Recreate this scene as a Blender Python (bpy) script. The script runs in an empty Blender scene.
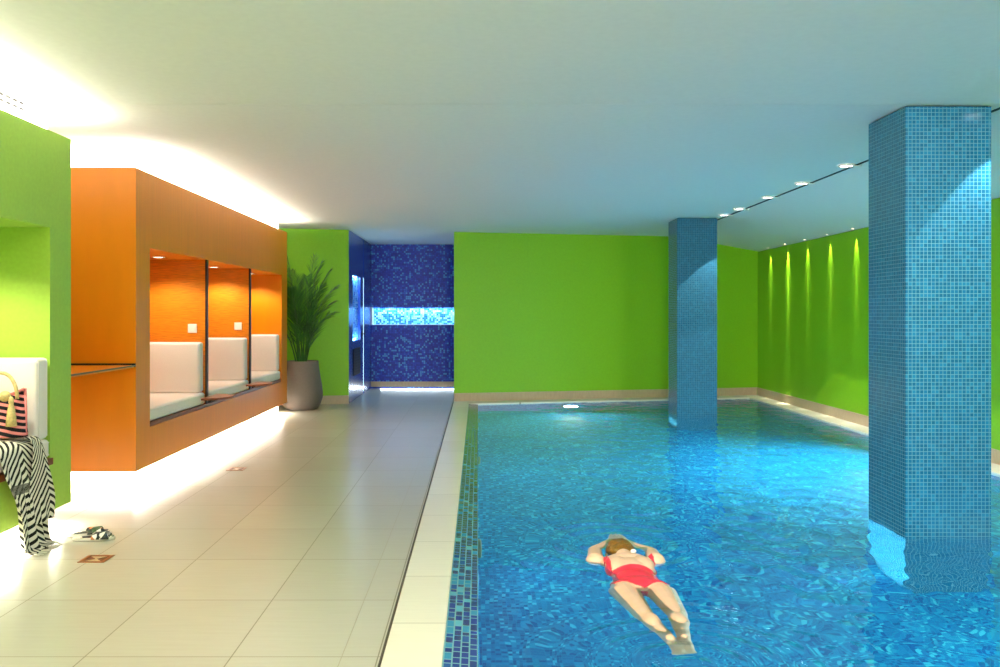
import bpy, bmesh, math, random
from mathutils import Vector, Matrix, noise
random.seed(7)
PI = math.pi
SC = bpy.context.scene
COL = SC.collection
R = math.radians

# ------------------------------------------------------------------ helpers
def lin(r, g, b):
    def f(c):
        c /= 255.0
        return c / 12.92 if c <= 0.04045 else ((c + 0.055) / 1.055) ** 2.4
    return (f(r), f(g), f(b), 1.0)


class MB:
    """collects shapes and links them as ONE mesh object"""
    def __init__(self):
        self.bm = bmesh.new()

    def box(self, x0, x1, y0, y1, z0, z1, bev=0.0, seg=2):
        t = bmesh.new()
        bmesh.ops.create_cube(t, size=1.0)
        for v in t.verts:
            v.co = Vector(((x0 + x1) / 2 + v.co.x * (x1 - x0), (y0 + y1) / 2 + v.co.y * (y1 - y0), (z0 + z1) / 2 + v.co.z * (z1 - z0)))
        if bev > 0:
            bmesh.ops.bevel(t, geom=t.edges[:], offset=bev, segments=seg, profile=0.5, affect='EDGES')
        self.merge(t)
        return self

    def merge(self, t, mat=None):
        me = bpy.data.meshes.new('tmp')
        t.to_mesh(me); t.free()
        if mat is not None:
            me.transform(mat)
        self.bm.from_mesh(me)
        bpy.data.meshes.remove(me)

    def prism(self, pts, z0, z1):
        """vertical prism over a counter-clockwise polygon"""
        b = self.bm
        lo = [b.verts.new((p[0], p[1], z0)) for p in pts]
        hi = [b.verts.new((p[0], p[1], z1)) for p in pts]
        n = len(pts)
        b.faces.new(list(reversed(lo))); b.faces.new(hi)
        for i in range(n):
            j = (i + 1) % n
            b.faces.new((lo[i], lo[j], hi[j], hi[i]))
        return self

    def prism_axis(self, pts, a0, a1, axis):
        """polygon in the plane across axis ('x': pts are (y,z); 'y': pts are (x,z))"""
        b = self.bm
        f = (lambda p, a: (a, p[0], p[1])) if axis == 'x' else (lambda p, a: (p[0], a, p[1]))
        lo = [b.verts.new(f(p, a0)) for p in pts]
        hi = [b.verts.new(f(p, a1)) for p in pts]
        n = len(pts)
        fs = [b.faces.new(lo), b.faces.new(hi)]
        for i in range(n):
            j = (i + 1) % n
            fs.append(b.faces.new((lo[i], lo[j], hi[j], hi[i])))
        bmesh.ops.recalc_face_normals(b, faces=fs)
        return self

    def lathe(self, prof, c=(0, 0, 0), seg=40, axis='z', caps=True):
        b = self.bm
        rings = []
        for (r, h) in prof:
            ring = []
            for i in range(seg):
                a = 2 * PI * i / seg
                if axis == 'z':
                    p = (c[0] + r * math.cos(a), c[1] + r * math.sin(a), c[2] + h)
                elif axis == 'x':
                    p = (c[0] + h, c[1] + r * math.cos(a), c[2] + r * math.sin(a))
                else:
                    p = (c[0] + r * math.cos(a), c[1] + h, c[2] + r * math.sin(a))
                ring.append(b.verts.new(p))
            rings.append(ring)
        fs = []
        for k in range(len(rings) - 1):
            for i in range(seg):
                j = (i + 1) % seg
                fs.append(b.faces.new((rings[k][i], rings[k][j], rings[k + 1][j], rings[k + 1][i])))
        if caps:
            fs.append(b.faces.new(list(reversed(rings[0])))); fs.append(b.faces.new(rings[-1]))
        bmesh.ops.recalc_face_normals(b, faces=fs)
        return self

    def tube(self, pts, rad, seg=8, caps=True):
        b = self.bm
        pts = [Vector(p) for p in pts]
        rads = rad if isinstance(rad, (list, tuple)) else [rad] * len(pts)
        rings = []
        prev = None
        for i, p in enumerate(pts):
            d = (pts[min(i + 1, len(pts) - 1)] - pts[max(i - 1, 0)]).normalized()
            if prev is None:
                up = Vector((0, 0, 1)) if abs(d.z) < 0.9 else Vector((1, 0, 0))
            else:
                up = prev
            s = d.cross(up)
            if s.length < 1e-6:
                s = d.cross(Vector((0.3, 1, 0.2)))
            s.normalize()
            u = s.cross(d).normalized()
            prev = u
            rings.append([b.verts.new(p + (s * math.cos(2 * PI * k / seg) + u * math.sin(2 * PI * k / seg)) * rads[i]) for k in range(seg)])
        fs = []
        for k in range(len(rings) - 1):
            for i in range(seg):
                j = (i + 1) % seg
                fs.append(b.faces.new((rings[k][i], rings[k][j], rings[k + 1][j], rings[k + 1][i])))
        if caps:
            fs.append(b.faces.new(rings[0])); fs.append(b.faces.new(rings[-1]))
        bmesh.ops.recalc_face_normals(b, faces=fs)
        return self

    def ball(self, c, rx, ry=None, rz=None, sub=3, rot=None):
        ry = rx if ry is None else ry
        rz = rx if rz is None else rz
        t = bmesh.new()
        bmesh.ops.create_icosphere(t, subdivisions=sub, radius=1.0)
        M = Matrix.Translation(Vector(c)) @ (rot.to_4x4() if rot else Matrix.Identity(4)) @ Matrix.Diagonal((rx, ry, rz, 1))
        self.merge(t, M)
        return self

    def capsule(self, p0, p1, r0, r1, seg=16, n=5, flat=1.0):
        """tapered closed capsule, flat scales world z thickness about the axis"""
        p0, p1 = Vector(p0), Vector(p1)
        d = p1 - p0
        L = d.length
        prof = []
        for i in range(1, n + 1):
            a = -PI / 2 + (PI / 2) * i / n
            prof.append((r0 * math.cos(a), r0 * math.sin(a)))
        for i in range(0, n):
            a = (PI / 2) * i / n
            prof.append((r1 * math.cos(a), L + r1 * math.sin(a)))
        t = MB()
        b = t.bm
        rings = [[b.verts.new((r * math.cos(2 * PI * k / seg), r * math.sin(2 * PI * k / seg), h)) for k in range(seg)] for r, h in prof]
        lo = b.verts.new((0, 0, -r0)); hi = b.verts.new((0, 0, L + r1))
        for k in range(len(rings) - 1):
            for i in range(seg):
                j = (i + 1) % seg
                b.faces.new((rings[k][i], rings[k][j], rings[k + 1][j], rings[k + 1][i]))
        for i in range(seg):
            j = (i + 1) % seg
            b.faces.new((rings[0][j], rings[0][i], lo)); b.faces.new((rings[-1][i], rings[-1][j], hi))
        M = Matrix.Translation(p0) @ d.to_track_quat('Z', 'Y').to_matrix().to_4x4()
        if flat != 1.0:
            M = Matrix.Translation(p0) @ Matrix.Diagonal((1, 1, flat, 1)) @ Matrix.Translation(-p0) @ M
        self.merge(b, M)
        return self

    def build(self, name, mat, parent=None, smooth=False, bevel=0.0, bseg=2):
        me = bpy.data.meshes.new(name)
        self.bm.to_mesh(me); self.bm.free()
        o = bpy.data.objects.new(name, me)
        COL.objects.link(o)
        for m in (mat if isinstance(mat, (list, tuple)) else [mat]):
            me.materials.append(m)
        if smooth:
            for p in me.polygons:
                p.use_smooth = True
        if bevel:
            md = o.modifiers.new('bevel', 'BEVEL'); md.width = bevel; md.segments = bseg; md.limit_method = 'ANGLE'
        if parent is not None:
            o.parent = parent
            o.matrix_parent_inverse = parent_inv(parent)
        return o


def parent_inv(p):
    M = Matrix.Translation(p.location) if p.type == 'EMPTY' else p.matrix_basis
    q = p
    while q.parent is not None:
        q = q.parent
    if q is not p:
        return Matrix.Identity(4)
    return M.inverted()


def tag(o, label, cat, group=None, kind=None):
    o['label'] = label
    o['category'] = cat
    if group: o['group'] = group
    if kind: o['kind'] = kind
    return o


def thing(name, label, cat, loc=(0, 0, 0), group=None):
    o = bpy.data.objects.new(name, None)
    COL.objects.link(o)
    o.location = loc
    o.empty_display_size = 0.1
    return tag(o, label, cat, group)


def struct(mb, name, mat, bevel=0.0):
    o = mb.build(name, mat, bevel=bevel)
    o['kind'] = 'structure'
    return o


def copy_tree(o, parent=None):
    c = o.copy()
    COL.objects.link(c)
    if parent is not None:
        c.parent = parent
    for ch in [x for x in bpy.data.objects if x.parent is o]:
        copy_tree(ch, c)
    return c


# ------------------------------------------------------------------ materials
def mat(name, col, rough=0.5, spec=0.5, metal=0.0, emit=None, estr=0.0, coat=0.0):
    m = bpy.data.materials.new(name)
    m.use_nodes = True
    b = m.node_tree.nodes['Principled BSDF']
    b.inputs['Base Color'].default_value = col
    b.inputs['Roughness'].default_value = rough
    b.inputs['Specular IOR Level'].default_value = spec
    b.inputs['Metallic'].default_value = metal
    b.inputs['Coat Weight'].default_value = coat
    if emit:
        b.inputs['Emission Color'].default_value = emit
        b.inputs['Emission Strength'].default_value = estr
    return m


class NT:
    def __init__(self, m):
        self.m = m; self.t = m.node_tree; self.n = self.t.nodes; self.l = self.t.links
        self.b = self.n['Principled BSDF']

    def new(self, t, **kw):
        n = self.n.new(t)
        for k, v in kw.items():
            setattr(n, k, v)
        return n

    def link(self, a, b):
        self.l.new(a, b)

    def math(self, op, a, b=None, c=None, clamp=False):
        n = self.new('ShaderNodeMath', operation=op, use_clamp=clamp)
        for i, v in enumerate((a, b, c)):
            if v is None: continue
            if isinstance(v, (int, float)): n.inputs[i].default_value = v
            else: self.link(v, n.inputs[i])
        return n.outputs[0]

    def vmath(self, op, a, b=None):
        n = self.new('ShaderNodeVectorMath', operation=op)
        for i, v in enumerate((a, b)):
            if v is None: continue
            if isinstance(v, tuple): n.inputs[i].default_value = v
            else: self.link(v, n.inputs[i])
        return n.outputs[0]

    def mix(self, fac, a, b, blend='MIX'):
        n = self.new('ShaderNodeMix', data_type='RGBA', blend_type=blend)
        ins = [n.inputs[0], n.inputs[6], n.inputs[7]]
        for s, v in zip(ins, (fac, a, b)):
            if isinstance(v, (int, float, tuple)): s.default_value = v
            else: self.link(v, s)
        return n.outputs[2]

    def ramp(self, fac, stops, interp='LINEAR'):
        n = self.new('ShaderNodeValToRGB')
        cr = n.color_ramp
        cr.interpolation = interp
        while len(cr.elements) < len(stops):
            cr.elements.new(0.5)
        for e, (p, c) in zip(cr.elements, stops):
            e.position = p; e.color = c
        self.link(fac, n.inputs[0])
        return n.outputs[0]

    def pos(self):
        return self.new('ShaderNodeNewGeometry').outputs['Position']

    def obj(self):
        return self.new('ShaderNodeTexCoord').outputs['Object']

    def bump(self, h, strength=0.2, dist=0.01):
        n = self.new('ShaderNodeBump')
        n.inputs['Strength'].default_value = strength
        n.inputs['Distance'].default_value = dist
        self.link(h, n.inputs['Height'])
        self.link(n.outputs[0], self.b.inputs['Normal'])


def noise_tex(nt, vec, scale, detail=3.0, rough=0.5, mapping=None):
    if mapping:
        vec = nt.vmath('MULTIPLY', vec, mapping)
    n = nt.new('ShaderNodeTexNoise')
    n.inputs['Scale'].default_value = scale
    n.inputs['Detail'].default_value = detail
    n.inputs['Roughness'].default_value = rough
    nt.link(vec, n.inputs['Vector'])
    return n.outputs['Fac']


def mosaic(name, size, stops, grout, gw=0.09, rough=0.15, spec=0.5, offs=(0.37, 0.41, 0.43), coat=0.0):
    """small tiles on any axis-aligned face: every cell gets its own colour, joints between"""
    m = mat(name, (0.1, 0.3, 0.6, 1), rough, spec, coat=coat)
    nt = NT(m)
    sz = size if isinstance(size, tuple) else (size, size, size)
    p = nt.vmath('DIVIDE', nt.obj(), sz)
    p = nt.vmath('ADD', p, offs)
    cell = nt.vmath('FLOOR', p)
    fr = nt.vmath('FRACTION', p)
    wn = nt.new('ShaderNodeTexWhiteNoise', noise_dimensions='3D')
    nt.link(cell, wn.inputs['Vector'])
    c = nt.ramp(wn.outputs['Value'], stops, 'CONSTANT')
    s = nt.new('ShaderNodeSeparateXYZ'); nt.link(fr, s.inputs[0])
    g = nt.new('ShaderNodeNewGeometry')
    an = nt.vmath('ABSOLUTE', g.outputs['True Normal'])
    sn = nt.new('ShaderNodeSeparateXYZ'); nt.link(an, sn.inputs[0])
    tot = None
    for i in range(3):
        line = nt.math('LESS_THAN', nt.math('MINIMUM', s.outputs[i], nt.math('SUBTRACT', 1.0, s.outputs[i])), gw)
        use = nt.math('LESS_THAN', sn.outputs[i], 0.6)
        v = nt.math('MULTIPLY', line, use)
        tot = v if tot is None else nt.math('MAXIMUM', tot, v)
    nt.link(nt.mix(tot, c, grout), nt.b.inputs['Base Color'])
    nt.link(nt.math('MULTIPLY_ADD', tot, 0.5, rough), nt.b.inputs['Roughness'])
    return m


def paint(name, col, rough=0.45, grain=0.05, scale=60, mapping=None, spec=0.4):
    m = mat(name, col, rough, spec)
    nt = NT(m)
    f = noise_tex(nt, nt.obj(), scale, 3.0, 0.5, mapping)
    d = tuple(max(0, c * (1 - grain * 2)) for c in col[:3]) + (1,)
    l = tuple(min(1, c * (1 + grain)) for c in col[:3]) + (1,)
    nt.link(nt.ramp(f, [(0.3, d), (0.7, l)]), nt.b.inputs['Base Color'])
    return m


M = {}
M['green'] = paint('green_paint', lin(122, 182, 12), 0.5, 0.03, 40)
M['green_pod'] = paint('green_laminate', lin(158, 194, 72), 0.42, 0.03, 40)
M['orange'] = paint('orange_laminate', lin(230, 132, 2), 0.36, 0.03, 6, (1.0, 6.0, 0.3), 0.5)
M['wood'] = paint('orange_veneer', lin(226, 132, 30), 0.3, 0.16, 10, (1.0, 1.0, 18.0), 0.5)
M['wood_dark'] = paint('brown_wood', lin(122, 58, 22), 0.35, 0.14, 8, (8.0, 1.0, 8.0))
M['edge_dark'] = mat('dark_edge', lin(38, 16, 12), 0.4)
M['white'] = paint('white_paint', lin(238, 236, 228), 0.6, 0.01, 30)
M['ceiling'] = paint('ceiling_paint', lin(234, 231, 220), 0.75, 0.012, 25)
M['beige_tile'] = paint('beige_base_tile', lin(186, 164, 136), 0.35, 0.04, 12, (3, 3, 1))
M['cushion'] = paint('cream_fabric', lin(240, 233, 226), 0.85, 0.03, 220)
M['pot'] = paint('taupe_pot', lin(108, 98, 92), 0.55, 0.03, 30)
M['soil'] = paint('dark_soil', lin(48, 36, 26), 0.95, 0.2, 60)
M['steel'] = mat('steel', lin(110, 108, 104), 0.45, 0.5, 0.6)
M['black'] = mat('black_metal', lin(14, 14, 16), 0.6, 0.2)
M['switch'] = mat('white_plastic', lin(240, 236, 226), 0.3)
M['blue_smooth'] = paint('blue_lacquer', lin(36, 70, 150), 0.25, 0.05, 10)
M['lamp'] = mat('lamp_lens', (1, 1, 1, 1), 0.3, emit=(1, 0.97, 0.9, 1), estr=9.0)
M['lamp_warm'] = mat('warm_lamp_lens', (1, 1, 1, 1), 0.3, emit=(1, 0.85, 0.6, 1), estr=6.0)
M['lamp_pool'] = mat('pool_lamp_lens', (1, 1, 1, 1), 0.3, emit=(0.75, 0.92, 1, 1), estr=14.0)
M['led_blue'] = mat('cool_led', (1, 1, 1, 1), 0.3, emit=(0.45, 0.8, 1, 1), estr=4.0)

# glossy floor tile with thin joints
def floor_tile(name, ox, oy, w, d, col):
    m = mat(name, col, 0.24, 0.24)
    nt = NT(m)
    p = nt.vmath('ADD', nt.obj(), (-ox, -oy, 0.5))
    b = nt.new('ShaderNodeTexBrick')
    b.offset = 0.0; b.squash = 1.0
    b.inputs['Scale'].default_value = 1.0
    b.inputs['Mortar Size'].default_value = 0.0026
    b.inputs['Mortar Smooth'].default_value = 0.0
    b.inputs['Bias'].default_value = 0.0
    b.inputs['Brick Width'].default_value = w
    b.inputs['Row Height'].default_value = d
    b.inputs['Color1'].default_value = (0.94, 0.94, 0.94, 1)
    b.inputs['Color2'].default_value = (1.0, 1.0, 1.0, 1)
    b.inputs['Mortar'].default_value = (0.42, 0.39, 0.32, 1)
    nt.link(p, b.inputs['Vector'])
    st = noise_tex(nt, nt.obj(), 3.0, 4.0, 0.6, (1.2, 14.0, 1.0))
    vein = nt.ramp(st, [(0.3, tuple(c * 0.95 for c in col[:3]) + (1,)), (0.7, col)])
    nt.link(nt.mix(1.0, vein, b.outputs['Color'], 'MULTIPLY'), nt.b.inputs['Base Color'])
    nt.link(nt.math('MULTIPLY_ADD', b.outputs['Fac'], 0.4, 0.26), nt.b.inputs['Roughness'])
    return m
FT = lin(188, 184, 166)
M['floor'] = floor_tile('glossy_beige_tile', -1.009 - 0.6 * 20, 3.624 - 0.72 * 20, 0.6, 0.72, FT)
M['coping'] = floor_tile('cream_coping_stone', -33.0, 3.3 - 0.72 * 20, 9.95, 0.72, lin(240, 234, 212))
NT(M['coping']).b.inputs['Roughness'].default_value = 0.4

# mosaics
M['pillar'] = mosaic('pillar_mosaic', 0.0245, [(0, lin(12, 82, 112)), (0.3, lin(15, 87, 118)), (0.6, lin(10, 77, 106)), (0.85, lin(22, 96, 126))], lin(66, 116, 132), 0.07, 0.2)
M['pool'] = mosaic('pool_mosaic', 0.027, [(0, lin(2, 108, 166)), (0.3, lin(16, 142, 188)), (0.5, lin(0, 80, 146)), (0.72, lin(62, 184, 208)), (0.84, lin(6, 122, 176))], lin(30, 140, 182), 0.05, 0.3)
M['blue_wall'] = mosaic('navy_mosaic', 0.034, [(0, lin(24, 48, 165)), (0.3, lin(28, 60, 185)), (0.52, lin(20, 40, 145)), (0.70, lin(70, 150, 215)), (0.86, lin(36, 92, 200))], lin(26, 50, 150), 0.06, 0.45)
M['blue_niche'] = mosaic('light_blue_mosaic', 0.034, [(0, lin(40, 130, 220)), (0.3, lin(120, 200, 245)), (0.6, lin(24, 92, 200)), (0.8, lin(170, 225, 250))], lin(60, 140, 220), 0.06, 0.2)

def linear_mosaic(name):
    m = mat(name, (0.1, 0.3, 0.6, 1), 0.15, 0.5)
    nt = NT(m)
    s = nt.new('ShaderNodeSeparateXYZ'); nt.link(nt.obj(), s.inputs[0])
    W, L = 0.035, 0.125
    u = nt.math('ADD', nt.math('DIVIDE', s.outputs[0], W), 50.03)
    cu = nt.math('FLOOR', u)
    w1 = nt.new('ShaderNodeTexWhiteNoise', noise_dimensions='1D'); nt.link(cu, w1.inputs['W'])
    v = nt.math('ADD', nt.math('DIVIDE', s.outputs[1], L), nt.math('MULTIPLY', w1.outputs['Value'], 7.0))
    cv = nt.math('FLOOR', v)
    fv = nt.math('FRACT', v)
    cmb = nt.new('ShaderNodeCombineXYZ'); nt.link(cu, cmb.inputs[0]); nt.link(cv, cmb.inputs[1])
    w2 = nt.new('ShaderNodeTexWhiteNoise', noise_dimensions='3D'); nt.link(cmb.outputs[0], w2.inputs['Vector'])
    # some pieces are broken into two short ones
    cut = nt.math('MULTIPLY_ADD', w2.outputs['Value'], 0.4, 0.3)
    half = nt.math('GREATER_THAN', fv, cut)
    cmb2 = nt.new('ShaderNodeCombineXYZ'); nt.link(cu, cmb2.inputs[0]); nt.link(cv, cmb2.inputs[1]); nt.link(half, cmb2.inputs[2])
    w3 = nt.new('ShaderNodeTexWhiteNoise', noise_dimensions='3D'); nt.link(nt.vmath('ADD', cmb2.outputs[0], (3.3, 1.7, 9.1)), w3.inputs['Vector'])
    col = nt.ramp(w3.outputs['Value'], [(0, lin(30, 52, 128)), (0.35, lin(24, 46, 112)), (0.64, lin(48, 130, 166)), (0.8, lin(30, 74, 140)), (0.93, lin(84, 160, 180))], 'CONSTANT')
    fu = nt.math('FRACT', u)
    gu = nt.math('LESS_THAN', nt.math('MINIMUM', fu, nt.math('SUBTRACT', 1.0, fu)), 0.09)
    gv = nt.math('LESS_THAN', nt.math('MINIMUM', fv, nt.math('SUBTRACT', 1.0, fv)), 0.035)
    gc = nt.math('LESS_THAN', nt.math('ABSOLUTE', nt.math('SUBTRACT', fv, cut)), 0.03)
    g = nt.math('MAXIMUM', gu, nt.math('MAXIMUM', gv, gc))
    nt.link(nt.mix(g, col, lin(104, 156, 164)), nt.b.inputs['Base Color'])
    return m
M['ledge'] = linear_mosaic('linear_pool_mosaic')

# water: plain clear dielectric
mw = bpy.data.materials.new('pool_water'); mw.use_nodes = True
t = mw.node_tree; t.nodes.clear()
go = t.nodes.new('ShaderNodeBsdfGlass'); go.inputs['IOR'].default_value = 1.33; go.inputs['Roughness'].default_value = 0.0
go.inputs['Color'].default_value = (0.86, 0.98, 1.0, 1)
out = t.nodes.new('ShaderNodeOutputMaterial'); t.links.new(go.outputs[0], out.inputs[0])
M['water'] = mw

# ------------------------------------------------------------------ camera
F = 886.0
cd = bpy.data.cameras.new('camera'); cam = bpy.data.objects.new('camera', cd); COL.objects.link(cam)
cam.location = (0, 0, 1.4); cam.rotation_euler = (R(90), 0, 0)
cd.sensor_width = 36.0; cd.lens = F / 1000 * 36; cd.shift_x = 0.022; cd.shift_y = -0.019
cd.clip_start = 0.05; cd.clip_end = 100
SC.camera = cam
def px(x, y, Y):
    return Vector(((x - 478) / F * Y, Y, 1.4 - (y - 314.5) / F * Y))

# ------------------------------------------------------------------ room shell
CZ = 2.73            # flat ceiling
XL, XR = -3.95, 4.87 # side walls
YB = -2.2            # wall behind
XP = 4.59            # pool right edge
SL = 0.2188          # the end wall runs at a slight angle
def wy(x): return 14.27 + SL * (x + 0.386)
def py_(x): return 13.95 + 0.2238 * x   # pool far edge
PN = 0.9             # pool near edge
WZ = -0.018          # water level
PD = -1.2            # pool floor

struct(MB().prism([(XL - .2, YB - .2), (-0.559, YB - .2), (-0.559, 14.1), (-0.559, 16.9), (XL - .2, 16.9)], -0.12, 0.0), 'floor', M['floor'])
struct(MB().prism([(-0.556, YB - .2), (-0.400, YB - .2), (-0.400, 16.9), (-0.556, 16.9)], -0.12, 0.0), 'floor_border', M['floor'])
struct(MB().box(-0.3999, 0.75, wy(0.4) + 0.15, 16.9, -0.12, 0.0), 'floor_passage', M['floor'])
struct(MB().box(-0.3999, XR + .2, YB - .2, PN - 0.25, -0.12, 0.0), 'floor_near', M['floor'])
# dark drainage joint between the floor and the coping
struct(MB().box(-0.400, -0.390, PN - .25, wy(-0.39), -0.12, -0.0015), 'trim_1', mat('drain_joint', lin(70, 62, 48), 0.7))
struct(MB().box(-0.5591, -0.5559, YB - .2, 16.9, -0.12, -0.0006), 'trim_9', mat('tile_grout', lin(150, 142, 120), 0.8))
# coping stones: left, far, right and near edge
cp = MB()
cp.prism([(-0.390, PN - .25), (-0.144, PN - .25), (-0.144, py_(-0.144)), (-0.390, wy(-0.39))], -0.10, 0.0)
struct(cp, 'trim_2', M['coping'], 0.006)
cp = MB()
cp.prism([(-0.144, py_(-0.144)), (XP, py_(XP)), (XR, wy(XR)), (-0.390, wy(-0.39))], -0.10, 0.0)
struct(cp, 'trim_3', M['coping'])
cp = MB()
cp.prism([(XP, PN), (XR, PN), (XR, wy(XR)), (XP, py_(XP))], -0.10, 0.0)
struct(cp, 'trim_4', M['coping'], 0.004)
struct(MB().box(-0.144, XR, PN - .25, PN, -0.10, 0.0), 'trim_5', M['coping'])
# mosaic overflow ledge on the left
lm = MB()
lm.prism_axis([(-0.144, -0.10), (0.0, -0.10), (0.0, -0.012), (-0.144, -0.002)], PN, py_(-0.1), 'y')
struct(lm, 'trim_6', M['ledge'])
# pool basin
pb = MB()
pb.box(-0.14, 0.0, PN, 13.95, PD - .1, -0.101)
pb.box(XP, XP + .2, PN - .1, 15.2, PD - .1, -0.101)
pb.box(-0.14, XP + .2, PN - .2, PN, PD - .1, -0.101)
pb.prism([(-0.14, py_(-0.14)), (XP + .2, py_(XP + .2)), (XP + .2, py_(XP + .2) + .2), (-0.14, py_(-0.14) + .2)], PD - .1, -0.101)
pb.prism([(-0.14, PN - .2), (XP + .2, PN - .2), (XP + .2, 15.4), (-0.14, 14.2)], PD - .2, PD)
struct(pb, 'pool_floor', M['pool'])

# ceiling: flat over the deck, sloping down to the right beyond the light track
cb = MB()
for a_, b_ in ((YB - .2, 5.595), (5.605, 17.1)):
    cb.prism_axis([(XL - .2, CZ), (3.36, CZ), (XR + .2, CZ - 0.232 * 1.13), (XR + .2, CZ + .3), (XL - .2, CZ + .3)], a_, b_, 'y')
struct(cb, 'ceiling', M['ceiling'])
struct(MB().box(-2.2, 3.3, 5.5951, 5.6049, CZ + .004, CZ + .02), 'trim_7', mat('ceiling_joint', lin(96, 92, 82), 0.8))

# walls
struct(MB().box(XL - .2, XL, YB - .2, 13.6, 0, CZ), 'wall_left', M['white'])
struct(MB().box(XL - .2, XR + .2, YB - .2, YB, 0, CZ), 'wall_near', M['white'])
struct(MB().box(XR, XR + .2, YB, 15.8, 0, CZ - .24), 'wall_right', M['green'])
struct(MB().prism([(-0.386, wy(-0.386)), (XR, wy(XR)), (XR, wy(XR) + .25), (-0.386, wy(-0.386) + .25)], 0, CZ), 'wall_far', M['green'])
struct(MB().prism([(XL, wy(XL)), (-2.03, wy(-2.03)), (-2.03, wy(-2.03) + .02), (XL, wy(XL) + .02)], 0, CZ), 'wall_far_left', M['green'])
struct(MB().prism([(XL, wy(XL) + .021), (-2.03, wy(-2.03) + .021), (-2.03, 14.35), (XL, 14.35)], 0, CZ), 'wall_passage_core', M['blue_smooth'])

# baseboards
def base_strip(name, x0, x1, off=0.014, h=0.132):
    f = lambda x: wy(x)
    struct(MB().prism([(x0, f(x0) - off), (x1, f(x1) - off), (x1, f(x1)), (x0, f(x0))], 0.0, h), name, M['beige_tile'])
base_strip('baseboard_far', -0.386, XR - .02)
base_strip('baseboard_far_left', XL, -2.03)
struct(MB().box(XR - .014, XR, PN, wy(XR) - .014, 0, 0.132), 'baseboard_right', M['beige_tile'])

# passage beyond the opening: navy mosaic walls, lit shelf recess
PY = 16.8
pw = MB()
pw.box(-2.25, 0.8, PY, PY + .25, 0, 1.20)
pw.box(-2.25, 0.8, PY, PY + .25, 1.54, CZ)
struct(pw, 'wall_passage_back', M['blue_wall'])
struct(MB().box(-2.25, 0.8, PY + .16, PY + .25, 1.2, 1.54), 'wall_recess_back', M['blue_niche'])
rt = MB()
rt.box(-2.0, 0.55, PY - .008, PY + .16, 1.2, 1.212)
rt.box(-2.04, -2.0, PY - .008, PY + .16, 1.2, 1.54)
struct(rt, 'trim_8', mat('pale_recess_frame', lin(220, 235, 245), 0.3))
struct(MB().box(-2.03, 0.55, PY - .014, PY, 0.03, 0.13), 'baseboard_passage', M['beige_tile'])
struct(MB().box(0.55, 0.8, 14.8, PY, 0, CZ), 'wall_passage_right', M['blue_wall'])
# left side of passage with a tall lit recess
lw = MB()
X0, X1 = -2.25, -2.03
lw.box(X0, X1, 14.35, 15.28, 0, 0.96)
lw.box(X0, X1, 14.35, 15.28, 2.05, CZ)
lw.box(X0, X1, 15.28, 15.68, 0, CZ)
lw.box(X0, X1, 15.74, PY, 0, CZ)
struct(lw, 'wall_passage_left', M['blue_smooth'])
struct(MB().box(X0 - .05, X1 - .045, 14.35, 15.28, 0.96, 2.05), 'wall_passage_recess', M['blue_niche'])
sl = MB().box(-2.06, -2.034, 15.682, 15.738, 0.04, 2.05)
o = sl.build('light_strip', M['led_blue']); tag(o, 'tall thin cool white light strip in the blue side wall of the passage', 'light strip')
g = thing('vent_grille', 'black square air grille low in the blue passage side wall', 'grille', (-2.03, 14.8, 0.6))
MB().box(-2.03, -2.018, 14.38, 15.2, 0.40, 0.84).build('backing', M['black'], g)
GM = mat('dark_grey_metal', lin(30, 33, 40), 0.6, 0.2)
for k in range(9): MB().box(-2.018, -2.010, 14.41, 15.17, 0.425 + k * 0.046, 0.437 + k * 0.046).build('slat', GM, g)
h = thing('door_handle', 'small dark handle on the blue passage wall beside the light strip', 'handle', (-2.03, 15.6, 1.05))
MB().box(-2.03, -2.022, 15.56, 15.62, 0.99, 1.11, 0.004).build('plate', M['black'], h)
MB().tube([(-2.022, 15.59, 1.06), (-1.98, 15.59, 1.06), (-1.975, 15.52, 1.06), (-1.975, 15.46, 1.06)], 0.01).build('lever', M['black'], h)

# ------------------------------------------------------------------ lamps
def area(name, loc, rot, sx, sy, power, col=(1, 0.95, 0.86), parent=None, shape='RECTANGLE', spread=180):
    d = bpy.data.lights.new(name, 'AREA'); d.shape = shape; d.size = sx
    if shape in ('RECTANGLE', 'ELLIPSE'): d.size_y = sy
    d.energy = power; d.color = col; d.spread = R(spread)
    o = bpy.data.objects.new(name, d); COL.objects.link(o)
    o.location = loc; o.rotation_euler = rot
    if parent is not None:
        o.parent = parent; o.matrix_parent_inverse = parent_inv(parent)
    return o
def spot(name, loc, power, half, blend=0.15, col=(1, 0.95, 0.86), rad=0.02, rot=(0, 0, 0), parent=None):
    d = bpy.data.lights.new(name, 'SPOT'); d.energy = power; d.spot_size = R(half * 2); d.spot_blend = blend; d.color = col; d.shadow_soft_size = rad
    o = bpy.data.objects.new(name, d); COL.objects.link(o); o.location = loc; o.rotation_euler = rot
    if parent is not None:
        o.parent = parent; o.matrix_parent_inverse = parent_inv(parent)
    return o

P_COVE, P_PLINTH, P_DECK_FILL, P_TRACK, P_WASH, P_POOL, P_NICHE = 27, 11, 21, 95, 60, 80, 36
WARM = (1, 0.93, 0.82)

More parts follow.
